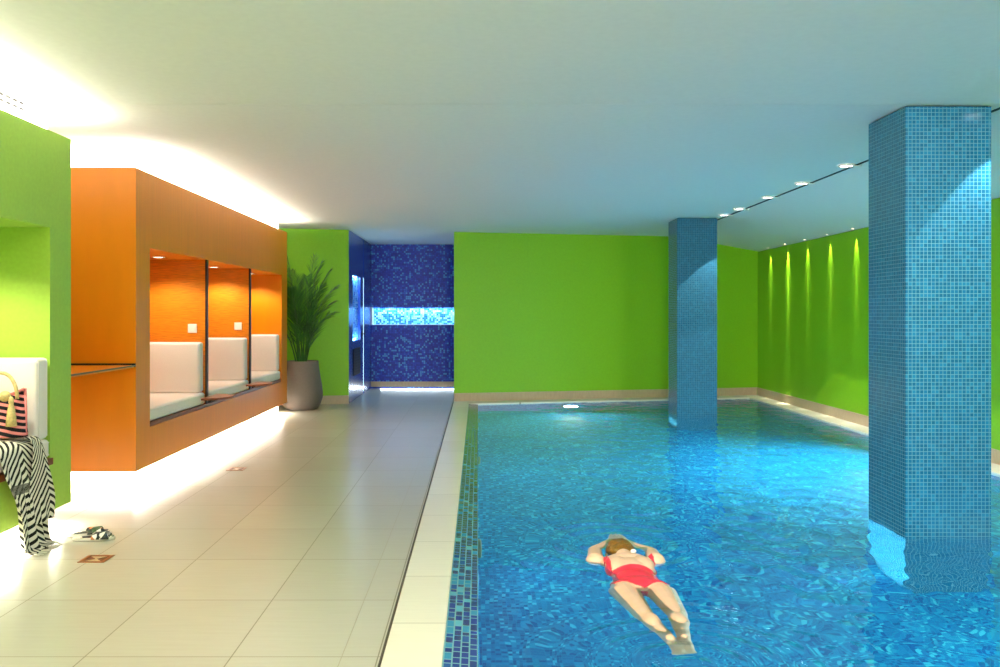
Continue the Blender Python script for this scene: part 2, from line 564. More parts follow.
# ------------------------------------------------------------------ pods
XF, XBK, XN = -2.72, -3.9, -3.55
def pod(y0, y1, n0, n1, nz0, nz1, m, name, label, cat):
    z0, z1 = 0.15, 2.57
    t = thing(name, label, cat, (-3.3, (y0 + y1) / 2, 0))
    b = MB()
    b.box(XBK, XF, y0, y1, nz1, z1)
    b.box(XBK, XF, y0, y1, z0, nz0)
    b.box(XBK, XF, y0, n0, nz0, nz1)
    b.box(XBK, XF, n1, y1, nz0, nz1)
    b.box(XBK, XN, n0, n1, nz0, nz1)
    bmesh.ops.remove_doubles(b.bm, verts=b.bm.verts[:], dist=1e-5)
    b.build('body', m, t)
    MB().box(XBK + .02, XF - .1, y0 + .1, y1 - .12, 0.0, z0).build('plinth', M['white'], t)
    MB().box(XBK + .02, XF - .1, y0 + .1, y1 - .12, z1, CZ).build('neck', M['white'], t)
    L = y1 - y0
    # light strips hidden behind the top edge and under the body
    area('cove_light', (XF - .05, (y0 + y1) / 2, z1 + .012), (R(180), 0, 0), .05, L - .1, P_COVE * L, WARM, t)
    area('cove_light', (-3.3, y1 - .06, z1 + .012), (R(180), 0, 0), 1.0, .05, P_COVE * 1.0, WARM, t)
    area('cove_light', (-3.3, y0 + .05, z1 + .012), (R(180), 0, 0), 1.0, .05, P_COVE * 1.0, WARM, t)
    area('plinth_light', (XF - .05, (y0 + y1) / 2, z0 - .012), (0, 0, 0), .05, L - .1, P_PLINTH * L, WARM, t)
    area('plinth_light', (-3.3, y0 + .05, z0 - .012), (0, 0, 0), 1.0, .05, P_PLINTH * 1.0, WARM, t)
    area('plinth_light', (-3.3, y1 - .06, z0 - .012), (0, 0, 0), 1.0, .05, P_PLINTH * 1.0, WARM, t)
    return t

gp = pod(-1.6, 5.92, 3.7, 5.63, 0.45, 1.955, M['green_pod'], 'seating_booth', 'bright lime green wall block with a seating niche and striped bag', 'booth')
op = pod(7.045, 12.62, 7.345, 12.275, 0.468, 1.951, M['orange'], 'seating_booth', 'long orange floating wall block with three seating compartments', 'booth')
for r_ in range(2):
    for k in range(7):
        y = 4.98 + k * 0.078
        MB().box(XF - .1, XF - .096, y, y + .045, 2.66 + r_ * .036, 2.676 + r_ * .036).build('vent_slot', M['black'], gp)

# niche parts
def downlight(parent, x, y, z, power, half=70):
    f = MB().lathe([(0.062, 0), (0.062, -0.006), (0.048, -0.006), (0.048, 0)], (x, y, z), 24, caps=False).build('downlight', M['switch'], parent, True)
    lens = MB().lathe([(0.047, -0.001), (0.047, -0.004)], (x, y, z), 24).build('lens', M['lamp_warm'], f)
    spot('niche_spot', (x, y, z - .02), power, half, 0.5, (1, 0.9, 0.7), 0.04, parent=parent)
MB().box(XN, -2.695, 3.71, 5.625, 0.45, 0.492, 0.003).build('seat_board', M['wood_dark'], gp)
MB().box(XN, -2.728, 7.35, 12.27, 0.468, 0.502, 0.003).build('seat_board', M['wood_dark'], op)
downlight(gp, -3.1, 4.95, 1.955, P_NICHE * 2.1)
for y in (8.48, 10.27, 11.9):
    downlight(op, -3.06, y, 1.951, P_NICHE)
for y in (8.94, 10.635):
    d = MB().box(XN, -2.745, y - .022, y + .022, 0.502, 1.951).build('divider', M['wood'], op)
    MB().box(-2.745, -2.728, y - .026, y + .026, 0.502, 1.951).build('edge_trim', M['edge_dark'], d)
    s = MB().box(-2.918, -2.828, y - .033, y - .022, 1.215, 1.305, 0.004).build('switch_plate', M['switch'], d)
    # faint inner rocker
    MB().box(-2.906, -2.840, y - .036, y - .032, 1.227, 1.293, 0.002).build('rocker', M['switch'], d)

# cushions
def cushion(name, x0, x1, y0, y1, z0, z1, label, group):
    o = MB().box(x0, x1, y0, y1, z0, z1, 0.026, 4).build(name, M['cushion'], None, True)
    tag(o, label, 'cushion', group)
    # seam piping round the two large faces
    m = MB()
    if name == 'seat_cushion':
        for z in (z0 + .022, z1 - .022):
            pts = [(x0 + .02, y0, z), (x1 - .02, y0, z), (x1 - .006, y0 + .006, z), (x1, y0 + .02, z), (x1, y1 - .02, z), (x1 - .006, y1 - .006, z), (x1 - .02, y1, z), (x0 + .02, y1, z)]
            m.tube(pts, 0.0035, 6)
    else:
        for y in (y0 + .022, y1 - .022):
            pts = [(x1, y, z0 + .02), (x1, y, z1 - .02), (x1 - .006, y, z1 - .006), (x1 - .02, y, z1), (x0 + .02, y, z1), (x0, y, z1 - .02), (x0, y, z0 + .02)]
            m.tube(pts, 0.0035, 6)
    m.build('piping', M['cushion'], o, True)
    return o
cushion('seat_cushion', XN + .01, -2.705, 3.74, 5.60, 0.494, 0.615, 'cream seat cushion under the striped towel in the green niche', 'niche seat cushions')
cushion('back_cushion', XN + .01, -2.715, 5.45, 5.60, 0.617, 1.125, 'upright cream back cushion behind the striped bag', 'niche back cushions')
nm = ['in the first orange compartment, nearest the green block', 'in the middle orange compartment', 'in the last orange compartment, beside the potted palm']
for k, (a, b) in enumerate([(7.36, 8.86), (8.99, 10.56), (10.69, 12.25)]):
    cushion('seat_cushion', XN + .01, -2.735, a + .01, b + .02, 0.504, 0.622, 'flat cream seat cushion ' + nm[k], 'niche seat cushions')
    cushion('back_cushion', XN + .01, -2.752, b - .12, b + .015, 0.624, 1.122, 'upright cream back cushion ' + nm[k], 'niche back cushions')

# half-round tables at the ends of the dividers
for y, w in ((8.94, 'between the first and middle orange compartments'), (10.635, 'between the middle and last orange compartments')):
    t = thing('side_table', 'small half-round brown table ' + w, 'table', (-2.72, y, 0.55), 'half-round niche tables')
    pts = [(-2.716, y - .26)] + [(-2.716 + .25 * math.sin(PI * i / 20), y - .26 * math.cos(PI * i / 20)) for i in range(1, 20)] + [(-2.716, y + .26)]
    MB().prism(pts, 0.556, 0.578).build('tabletop', M['wood_dark'], t, bevel=.004)
    br = [(-2.716, 0.512), (-2.716, 0.555), (-2.60, 0.555), (-2.64, 0.545), (-2.68, 0.53)]
    MB().prism_axis(br, y - .014, y + .014, 'y').build('bracket', M['edge_dark'], t)

# counter shelf between the two blocks
c = thing('counter_shelf', 'orange counter shelf with dark edge bridging the green and orange blocks', 'shelf', (-3.3, 6.5, 0.98))
MB().box(XBK + .02, XF - .008, 5.925, 7.02, 0.978, 0.998).build('top', M['orange'], c)
MB().box(XF - .008, XF + .002, 5.925, 7.042, 0.989, 0.9985).build('edge_strip', M['steel'], c)
MB().box(XBK + .02, XF, 7.022, 7.042, 0.985, 1.012).build('upstand', M['black'], c)

# ------------------------------------------------------------------ ceiling track and spots
trk = MB().box(3.348, 3.372, -1.5, 13.2, CZ - .006, CZ + .02).build('light_track', M['black'])
tag(trk, 'long thin dark light track along the ceiling over the pool', 'track')
ty = [11.78, 11.1, 10.0, 8.94, 7.87, 6.8, 5.40]
nm = ['farthest, beside the far blue pillar', 'second from the far blue pillar', 'third from the far blue pillar', 'fourth from the far blue pillar', 'nearest in view to the near blue pillar', 'hidden behind the near blue pillar', 'in front of the near blue pillar']
for y, w in zip(ty, nm):
    t = thing('track_spotlight', 'round white spotlight on the ceiling track, ' + w, 'spotlight', (3.30, y, CZ), 'track spotlights')
    MB().lathe([(0.075, -0.001), (0.075, -0.014), (0.058, -0.016), (0.056, -0.004)], (3.27, y, CZ), 28, caps=False).build('trim_ring', M['switch'], t, True)
    MB().lathe([(0.056, -0.004), (0.056, -0.009)], (3.27, y, CZ), 28).build('lens', M['lamp'], t)
    MB().box(3.33, 3.40, y - .02, y + .02, CZ - .016, CZ - .0065, 0.003).build('adapter', M['switch'], t)
    spot('track_beam', (3.33, y, CZ - .03), P_TRACK, 37, 0.06, (1, 0.97, 0.92), 0.015, parent=t)

wyl = [14.74, 13.91, 13.08, 12.24, 11.4]
nm = ['farthest, in the corner', 'second from the far corner', 'middle of the five', 'second from the blue pillar', 'nearest the blue pillar']
def cz(x): return CZ - 0.1565 * (x - 3.36) if x > 3.36 else CZ
for k, (y, w) in enumerate(zip(wyl, nm)):
    x = 4.828
    z = cz(x)
    t = thing('wall_washer', 'tiny recessed lamp lighting a streak on the green wall, ' + w, 'lamp', (x, y, z), 'recessed wall lamps')
    MB().lathe([(0.026, 0.004), (0.026, -0.006), (0.018, -0.006), (0.018, 0.004)], (x, y, z), 18, caps=False).build('ring', M['switch'], t, True)
    MB().lathe([(0.018, -0.001), (0.018, -0.003)], (x, y, z), 18).build('lens', M['lamp_warm'], t)
    spot('wall_beam', (x, y, z - .015), P_WASH * (2.0 if k == 1 else 1.0), 18, 1.0, (1, 0.95, 0.75), 0.006, rot=(0, R(-4), 0), parent=t)
    spot('wall_beam_core', (x, y, z - .015), P_WASH * (9 if k == 1 else 3), 5.0, 0.8, (1, 0.95, 0.75), 0.004, rot=(0, R(-0.9), 0), parent=t)

# fill lamps added in the ceiling out of view, brightening deck and walls
k = 0
for x in (-1.5, 0.8, 2.9):
    for y in (-1.2, 1.2, 3.0):
        t = thing('fill_downlight', 'round added fill downlight in the ceiling, out of view', 'downlight', (x, y, CZ), 'added fill downlights')
        MB().lathe([(0.11, 0.0), (0.11, -0.008), (0.09, -0.008), (0.09, 0.0)], (x, y, CZ), 28, caps=False).build('ring', M['switch'], t, True)
        MB().lathe([(0.09, -0.001), (0.09, -0.004)], (x, y, CZ), 28).build('lens', M['lamp'], t)
        area('deck_fill_beam', (x, y, CZ - .012), (0, 0, 0), 0.17, 0.17, P_DECK_FILL, (1, 0.95, 0.86), t, 'DISK')
        if y < 3: spot('wall_beam', (x, y, CZ - .03), 620, 26, 1.0, (1, 0.96, 0.88), 0.06, rot=(R(78), 0, R(-30 if x < -1 else -(2.4 - x) * 4)), parent=t)

# underwater lamps
def pool_lamp(loc, d, power, label):
    t = thing('underwater_light', label, 'pool light', loc, 'underwater pool lights')
    if d == 'x':
        MB().lathe([(0.15, 0.001), (0.15, 0.02), (0.12, 0.025), (0.12, 0.001)], loc, 32, 'x', False).build('ring', M['steel'], t, True)
        MB().lathe([(0.12, 0.002), (0.12, 0.012)], loc, 32, 'x').build('lens', M['lamp_pool'], t)
        area('pool_beam', (loc[0] + .03, loc[1], loc[2]), (0, R(-90), 0), .2, .2, power, (0.70, 0.98, 0.95), t, 'DISK', 170)
    elif d == '-x':
        MB().lathe([(0.15, -0.001), (0.15, -0.02), (0.12, -0.025), (0.12, -0.001)], loc, 32, 'x', False).build('ring', M['steel'], t, True)
        MB().lathe([(0.12, -0.002), (0.12, -0.012)], loc, 32, 'x').build('lens', M['lamp_pool'], t)
        area('pool_beam', (loc[0] - .14, loc[1], loc[2]), (0, R(58), 0), .2, .2, power, (0.70, 0.98, 0.95), t, 'DISK', 160)
    else:
        MB().lathe([(0.15, -0.001), (0.15, -0.02), (0.12, -0.025), (0.12, -0.001)], loc, 32, 'y', False).build('ring', M['steel'], t, True)
        MB().lathe([(0.12, -0.002), (0.12, -0.012)], loc, 32, 'y').build('lens', M['lamp_pool'], t)
        area('pool_beam', (loc[0], loc[1] - .06, loc[2]), (R(-90), 0, 0), .2, .2, power, (0.70, 0.98, 0.95), t, 'DISK')
    return t
for y, w, k in ((3.0, 'under the near end of the left pool edge', .04), (5.94, 'in the left pool wall opposite the near pillar', .05), (9.2, 'in the left pool wall between the pillars', .04), (12.45, 'in the left pool wall opposite the far pillar', .04)):
    t = pool_lamp((0.0, y, -0.55), 'x', P_POOL * k, 'round underwater lamp ' + w)
    spot('pool_beam_core', (0.05, y, -0.55), P_POOL * {5.94: 44, 12.45: 24}.get(y, 2), 15 if y == 5.94 else 8.0, 0.8, (0.70, 0.98, 0.95), 0.06, rot=(0, R(-89), 0), parent=t)
for y, w in ((3.6, 'near end of the right pool wall'), (8.7, 'right pool wall behind the near pillar'), (9.7, 'right pool wall behind the near pillar, farther one')):  # right-wall lamps are added, kept out of sight, to brighten the pool
    pool_lamp((XP, y, -0.55), '-x', P_POOL * 1.7, 'added underwater fill lamp, ' + w)
pool_lamp((1.5, py_(1.5) - .03, -0.5), 'y', P_POOL * 0.5, 'glowing underwater lamp in the far pool wall')

# passage lights
area('recess_light', (-0.75, PY + .08, 1.53), (0, 0, 0), 2.4, .05, 17, (0.5, 0.78, 1))
area('recess_light_side', (-2.052, 14.82, 2.04), (0, 0, 0), 0.03, .8, 8, (0.45, 0.75, 1))
area('recess_light_side', (-2.052, 14.82, .97), (R(180), 0, 0), 0.03, .8, 8, (0.45, 0.75, 1))
area('passage_floor_light', (-0.70, PY - .004, 0.016), (R(-90), 0, 0), 2.3, .022, 5, (0.75, 0.88, 1))

# ------------------------------------------------------------------ pillars
def pillar(x0, x1, y0, y1, label):
    t = thing('pillar', label, 'pillar', (3.01, (y0 + y1) / 2, 0), 'blue mosaic pillars')
    MB().box(x0, x1, y0, y1, PD + .001, CZ - .008).build('shaft', M['pillar'], t)
    MB().box(x0 + .013, x1 - .013, y0 + .013, y1 - .013, CZ - .008, CZ - .001).build('shadow_gap', M['black'], t)
pillar(2.718, 3.262, 5.632, 6.165, 'large blue mosaic pillar standing in the pool, nearest on the right')
pillar(2.737, 3.287, 12.18, 12.73, 'smaller looking blue mosaic pillar standing in the pool by the far wall')

# ------------------------------------------------------------------ water
def ss(a, b, x):
    t = min(1, max(0, (x - a) / (b - a)))
    return t * t * (3 - 2 * t)
def wave(x, y):
    rough = 0.10 + 0.90 * ss(0.35, 1.5, x + 0.25 * noise.noise((x * .8, y * .5, 4.0)))
    rough *= 0.55 + 0.45 * ss(2.0, 5.0, y)
    dx = noise.noise((x * 1.3, y * 1.3, 2.2)); dy = noise.noise((x * 1.3, y * 1.3, 8.8))
    a = noise.noise((x * 5.2 + dx, y * 4.6 + dy, 0.3)) * 0.0060
    b = noise.noise((x * 10.5 - dy, y * 9.0 + dx, 5.3)) * 0.0034
    c = noise.noise((x * 1.4, y * 2.6, 9.3)) * 0.006
    z = (a + b) * rough + c * (0.25 + 0.5 * rough)
    # swimmer's wake
    d = math.hypot(x - 0.87, (y - 3.6))
    z += 0.006 * math.exp(-(d / 0.5) ** 2) * math.sin(d * 42)
    d2 = math.hypot(x - 0.87, y - 5.5)
    z += 0.004 * math.exp(-(d2 / 0.55) ** 2) * math.sin(d2 * 38)
    return z
wm = MB(); b = wm.bm
NX, NY = 184, 520
rows = []
for j in range(NY + 1):
    row = []
    for i in range(NX + 1):
        x = 0.0 + XP * i / NX
        v = (j / NY)
        y = PN + (py_(x) - PN) * v
        e = min(1, (x + .01) / .12, (XP - x + .01) / .12)
        row.append(b.verts.new((x, y, WZ + wave(x, y) * max(0, e))))
    rows.append(row)
for j in range(NY):
    for i in range(NX):
        b.faces.new((rows[j][i], rows[j][i + 1], rows[j + 1][i + 1], rows[j + 1][i]))
w = wm.build('pool_water', M['water'], None, True)
tag(w, 'clear blue rippling water filling the indoor pool', 'water', kind='stuff')

# ------------------------------------------------------------------ swimmer
def make_swimmer():
    t = thing('person', 'person in a red swimsuit swimming face down away from the camera', 'person', (0.86, 4.7, -0.02))
    skin = paint('skin', lin(230, 186, 152), 0.4, 0.03, 20)
    CX = 0.865
    P = lambda x, y, z: (CX + x * 1.16 - 0.012, y, z - 0.012 - 0.022 * (1 - ss(4.5, 4.95, y)) - 0.018 * ss(5.14, 5.24, y))
    m = MB()
    # trunk: pelvis, waist, ribcage, shoulders (prone: back up)
    m.ball(P(0, 4.69, -0.055), 0.150, 0.13, 0.088)
    m.ball(P(0.066, 4.645, -0.032), 0.082, 0.10, 0.062)
    m.ball(P(-0.066, 4.645, -0.032), 0.082, 0.10, 0.062)
    m.ball(P(0, 4.80, -0.05), 0.120, 0.14, 0.080)
    m.ball(P(0, 4.95, -0.05), 0.140, 0.17, 0.096)
    m.ball(P(0.0, 5.07, -0.035), 0.160, 0.105, 0.082)
    m.ball(P(0.062, 4.98, 0.0), 0.066, 0.10, 0.050)
    m.ball(P(-0.062, 4.98, 0.0), 0.066, 0.10, 0.050)
    m.ball(P(0.06, 4.97, -0.11), 0.062, 0.065, 0.05)
    m.ball(P(-0.06, 4.97, -0.11), 0.062, 0.065, 0.05)
    # neck and head (face down, chin slightly lifted)
    m.capsule(P(0, 5.06, -0.025), P(0, 5.20, 0.0), 0.058, 0.052)
    m.ball(P(0, 5.305, -0.017), 0.073, 0.098, 0.088)
    m.ball(P(0, 5.255, -0.080), 0.052, 0.05, 0.05)      # jaw
    m.ball(P(0, 5.315, -0.114), 0.012, 0.02, 0.018)     # nose
    m.ball(P(0, 5.275, -0.118), 0.022, 0.010, 0.010)    # lips
    for s in (1, -1):
        m.ball(P(s * 0.030, 5.335, -0.096), 0.014, 0.012, 0.010)
        m.ball(P(s * 0.075, 5.285, -0.032), 0.010, 0.020, 0.028)
    # arms reaching forward round the head
    for s, el, wr in ((-1, (-0.125, 5.37, -0.012), (-0.02, 5.60, -0.02)), (1, (0.165, 5.35, -0.018), (0.075, 5.58, -0.02))):
        sh = (s * 0.150, 5.125, -0.02)
        m.ball(P(*sh), 0.058, 0.060, 0.055)
        m.capsule(P(*sh), P(*el), 0.052, 0.041)
        m.capsule(P(*el), P(*wr), 0.041, 0.026)
        # palm, four fingers, thumb
        wv = Vector(wr); d = (Vector((0.032, 5.72, -0.02)) - wv).normalized()
        side = Vector((d.y, -d.x, 0))
        pc = wv + d * 0.05
        m.capsule(P(*(wv + d * 0.01)), P(*(pc + d * .025)), 0.026, 0.033, flat=0.5)
        for q, L in zip((-1.5, -0.5, 0.5, 1.5), (0.062, 0.075, 0.07, 0.055)):
            r0 = pc + d * 0.045 + side * (q * 0.0175)
            k1 = r0 + d * (L * .5) + side * (q * .003) + Vector((0, 0, -.002))
            k2 = r0 + d * L + side * (q * .004) + Vector((0, 0, -.010))
            m.capsule(P(*r0), P(*k1), 0.0085, 0.0078, 10, 3); m.capsule(P(*k1), P(*k2), 0.0078, 0.0062, 10, 3)
        tb = pc - side * (-s * -0.03) * 1.0
        th = tb + d * 0.03 - side * (s * 0.026)
        m.capsule(P(*tb), P(*th), 0.011, 0.0085, 10, 3)
        m.capsule(P(*th), P(*(th + d * 0.028 - side * (s * 0.004))), 0.0085, 0.007, 10, 3)
    # legs
    for s, kn, an, toe in ((-1, (-0.055, 4.22, -0.022), (-0.008, 3.90, -0.012), (0.0, 3.78, -0.022)), (1, (0.085, 4.24, -0.030), (0.050, 3.92, -0.018), (0.040, 3.80, -0.03))):
        hp = (s * 0.080, 4.60, -0.050)
        m.capsule(P(*hp), P(*kn), 0.084, 0.052)
        kv, av = Vector(kn), Vector(an)
        m.capsule(kn and P(*kn), P(*an), 0.050, 0.030)
        cm = kv.lerp(av, 0.30) + Vector((0, 0, 0.012))
        m.ball(P(*cm), 0.047, 0.10, 0.047)
        tv = Vector(toe)
        m.ball(P(*(av + Vector((0, -0.008, 0.012)))), 0.026, 0.03, 0.03)
        m.capsule(P(*av), P(*tv), 0.029, 0.030, flat=0.75)
        for q in range(5):
            o_ = Vector(((q - 2) * 0.0125, -0.018, 0))
            m.capsule(P(*(tv + o_)), P(*(tv + o_ + Vector((0, -0.026 + abs(q - 1) * 0.004, 0.002)))), 0.0075, 0.006, 8, 3)
    body = m.build('body', skin, None, True)
    md = body.modifiers.new('join', 'REMESH'); md.mode = 'VOXEL'; md.voxel_size = 0.0055; md.use_smooth_shade = True
    sm_ = body.modifiers.new('soften', 'SMOOTH'); sm_.iterations = 5; sm_.factor = 0.5
    bpy.context.view_layer.update()
    dg = bpy.context.evaluated_depsgraph_get()
    me = bpy.data.meshes.new_from_object(body.evaluated_get(dg))
    me.name = 'body'
    body.modifiers.clear()
    body.data = me
    if not me.materials: me.materials.append(skin)
    for p in me.polygons: p.use_smooth = True
    body.parent = t; body.matrix_parent_inverse = parent_inv(t)
    # swimsuit grown from the body surface
    bm = bmesh.new(); bm.from_mesh(me)
    bm.normal_update()
    kill = []
    for f in bm.faces:
        c = f.calc_center_median(); n = f.normal
        x, y = c.x - CX, c.y
        back = c.z > -0.045
        ok = 4.60 + 0.50 * abs(x) < y if back else 4.54 + 0.95 * abs(x) < y
        if back:
            top = y < 4.875 + 0.4 * max(0, abs(x) - 0.10)
            strap = abs(abs(x) - (0.135 - 0.10 * max(0, y - 5.06))) < 0.010 and y < 5.115
            ok = ok and (top or strap)
        else:
            ok = ok and (y < 5.0 + 0.1 * 0 or (abs(abs(x) - 0.105) < 0.014 and y < 5.17)) and abs(x) < 0.17
        if not ok: kill.append(f)
    bmesh.ops.delete(bm, geom=kill, context='FACES')
    for v in bm.verts: v.co += v.normal * 0.0045
    sme = bpy.data.meshes.new('swimsuit'); bm.to_mesh(sme); bm.free()
    sme.materials.clear()
    suit = bpy.data.objects.new('swimsuit', sme); COL.objects.link(suit)
    sme.materials.append(paint('red_swimsuit', lin(226, 48, 66), 0.45, 0.06, 30))
    for p in sme.polygons: p.use_smooth = True; p.material_index = 0
    sd = suit.modifiers.new('thick', 'SOLIDIFY'); sd.thickness = 0.005; sd.offset = -0.6
    suit.parent = t; suit.matrix_parent_inverse = parent_inv(t)
    # hair: cap over the back of the head with a low knot
    hm = MB()
    hm.ball(P(0, 5.315, 0.000), 0.088, 0.103, 0.084, 4)
    hm.ball(P(0.0, 5.245, 0.030), 0.080, 0.062, 0.048, 3)
    hm.ball(P(-0.03, 5.29, 0.053), 0.045, 0.05, 0.035, 3)
    for v in hm.bm.verts:
        n_ = noise.noise((v.co.x * 60, v.co.y * 14, v.co.z * 60))
        v.co.z += 0.005 * n_
        v.co.x += 0.003 * n_
    hair = hm.build('hair', paint('brown_hair', lin(120, 84, 20), 0.35, 0.3, 40, (6, 1, 6)), t, True)
    MB().ball(P(0.050, 5.195, 0.034), 0.018, 0.012, 0.014, 2).build('hair_clip', M['switch'], hair, True)
    return t
make_swimmer()

# ------------------------------------------------------------------ potted palm
def make_palm():
    cx, cy = px(302, 400, 13.15).x - 0.0, 13.12
    t = thing('potted_palm', 'tall green feather palm in a rounded taupe pot by the green wall', 'plant', (cx, cy, 0))
    prof = [(0.20, 0.0), (0.235, 0.012), (0.275, 0.07), (0.308, 0.17), (0.312, 0.24), (0.298, 0.36), (0.272, 0.50), (0.252, 0.64), (0.248, 0.705), (0.243, 0.715), (0.228, 0.712), (0.226, 0.66)]
    MB().lathe(prof, (cx, cy, 0), 56).build('pot', M['pot'], t, True)
    MB().lathe([(0.22, 0.66), (0.12, 0.675), (0.02, 0.68)], (cx, cy, 0), 32).build('soil', M['soil'], t, True)
    leaf = paint('palm_leaf', lin(50, 98, 28), 0.45, 0.3, 5)
    rnd = random.Random(11)
    specs = []
    # bearing (deg), lean, length
    for k, (az, lean, L) in enumerate([(200, .10, 1.75), (20, .24, 1.60), (-10, .36, 1.40), (160, .30, 1.6), (60, .12, 1.72), (-40, .28, 1.35),
                       (120, .25, 1.6), (230, .28, 1.55), (-75, .22, 1.45), (0, .18, 1.68), (185, .45, 1.35), (30, .40, 1.15), (260, .30, 1.3), (-25, .48, 1.0), (215, .55, 1.0)]):
        a = R(az)
        dirv = Vector((math.cos(a), math.sin(a) * 0.55, 0))
        base = Vector((cx, cy, 0.67)) + dirv * 0.05 + Vector((rnd.uniform(-.05, .05), rnd.uniform(-.04, .04), 0))
        pts = []
        n = 22
        for i in range(n + 1):
            s = i / n
            out = lean * (0.55 * s + 0.6 * s * s * s) * L * 0.9
            up = L * (s - 0.22 * lean * s * s * s * 2.2)
            pts.append(base + dirv * out + Vector((0, 0, up)))
        fm = MB()
        fm.tube(pts, [0.011 * (1 - 0.8 * i / n) + 0.001 for i in range(n + 1)], 6)
        bb = fm.bm
        NL = 34
        for i in range(NL):
            s = 0.20 + 0.80 * i / NL
            f = s * n; i0 = min(int(f), n - 1)
            p = pts[i0].lerp(pts[i0 + 1], f - i0)
            tan = (pts[i0 + 1] - pts[i0]).normalized()
            sd = tan.cross(dirv)
            sd = Vector((-dirv.y, dirv.x, 0)).normalized() if sd.length < 1e-4 else sd.normalized()
            nrm = sd.cross(tan).normalized()
            ll = 0.30 * (math.sin(PI * min(1, 0.18 + 0.80 * (s - .2) / .8)) ** 0.7) + 0.04
            for q in (1, -1):
                d = (sd * q * 0.62 + tan * 0.78 + nrm * rnd.uniform(-.12, .22)).normalized()
                wv = tan.cross(d).normalized().cross(d).normalized() * 0.0075
                droop = Vector((0, 0, -1)) * ll * 0.12
                a0 = p; a1 = p + d * ll * .45; a2 = p + d * ll + droop
                up_ = nrm * 0.002
                v = [bb.verts.new(a0 - wv * .5), bb.verts.new(a0 + wv * .5), bb.verts.new(a1 + wv + up_), bb.verts.new(a1 - wv + up_), bb.verts.new(a2)]
                bb.faces.new((v[0], v[1], v[2], v[3])); bb.faces.new((v[3], v[2], v[4]))
        fr = fm.build('frond', leaf, t)
make_palm()

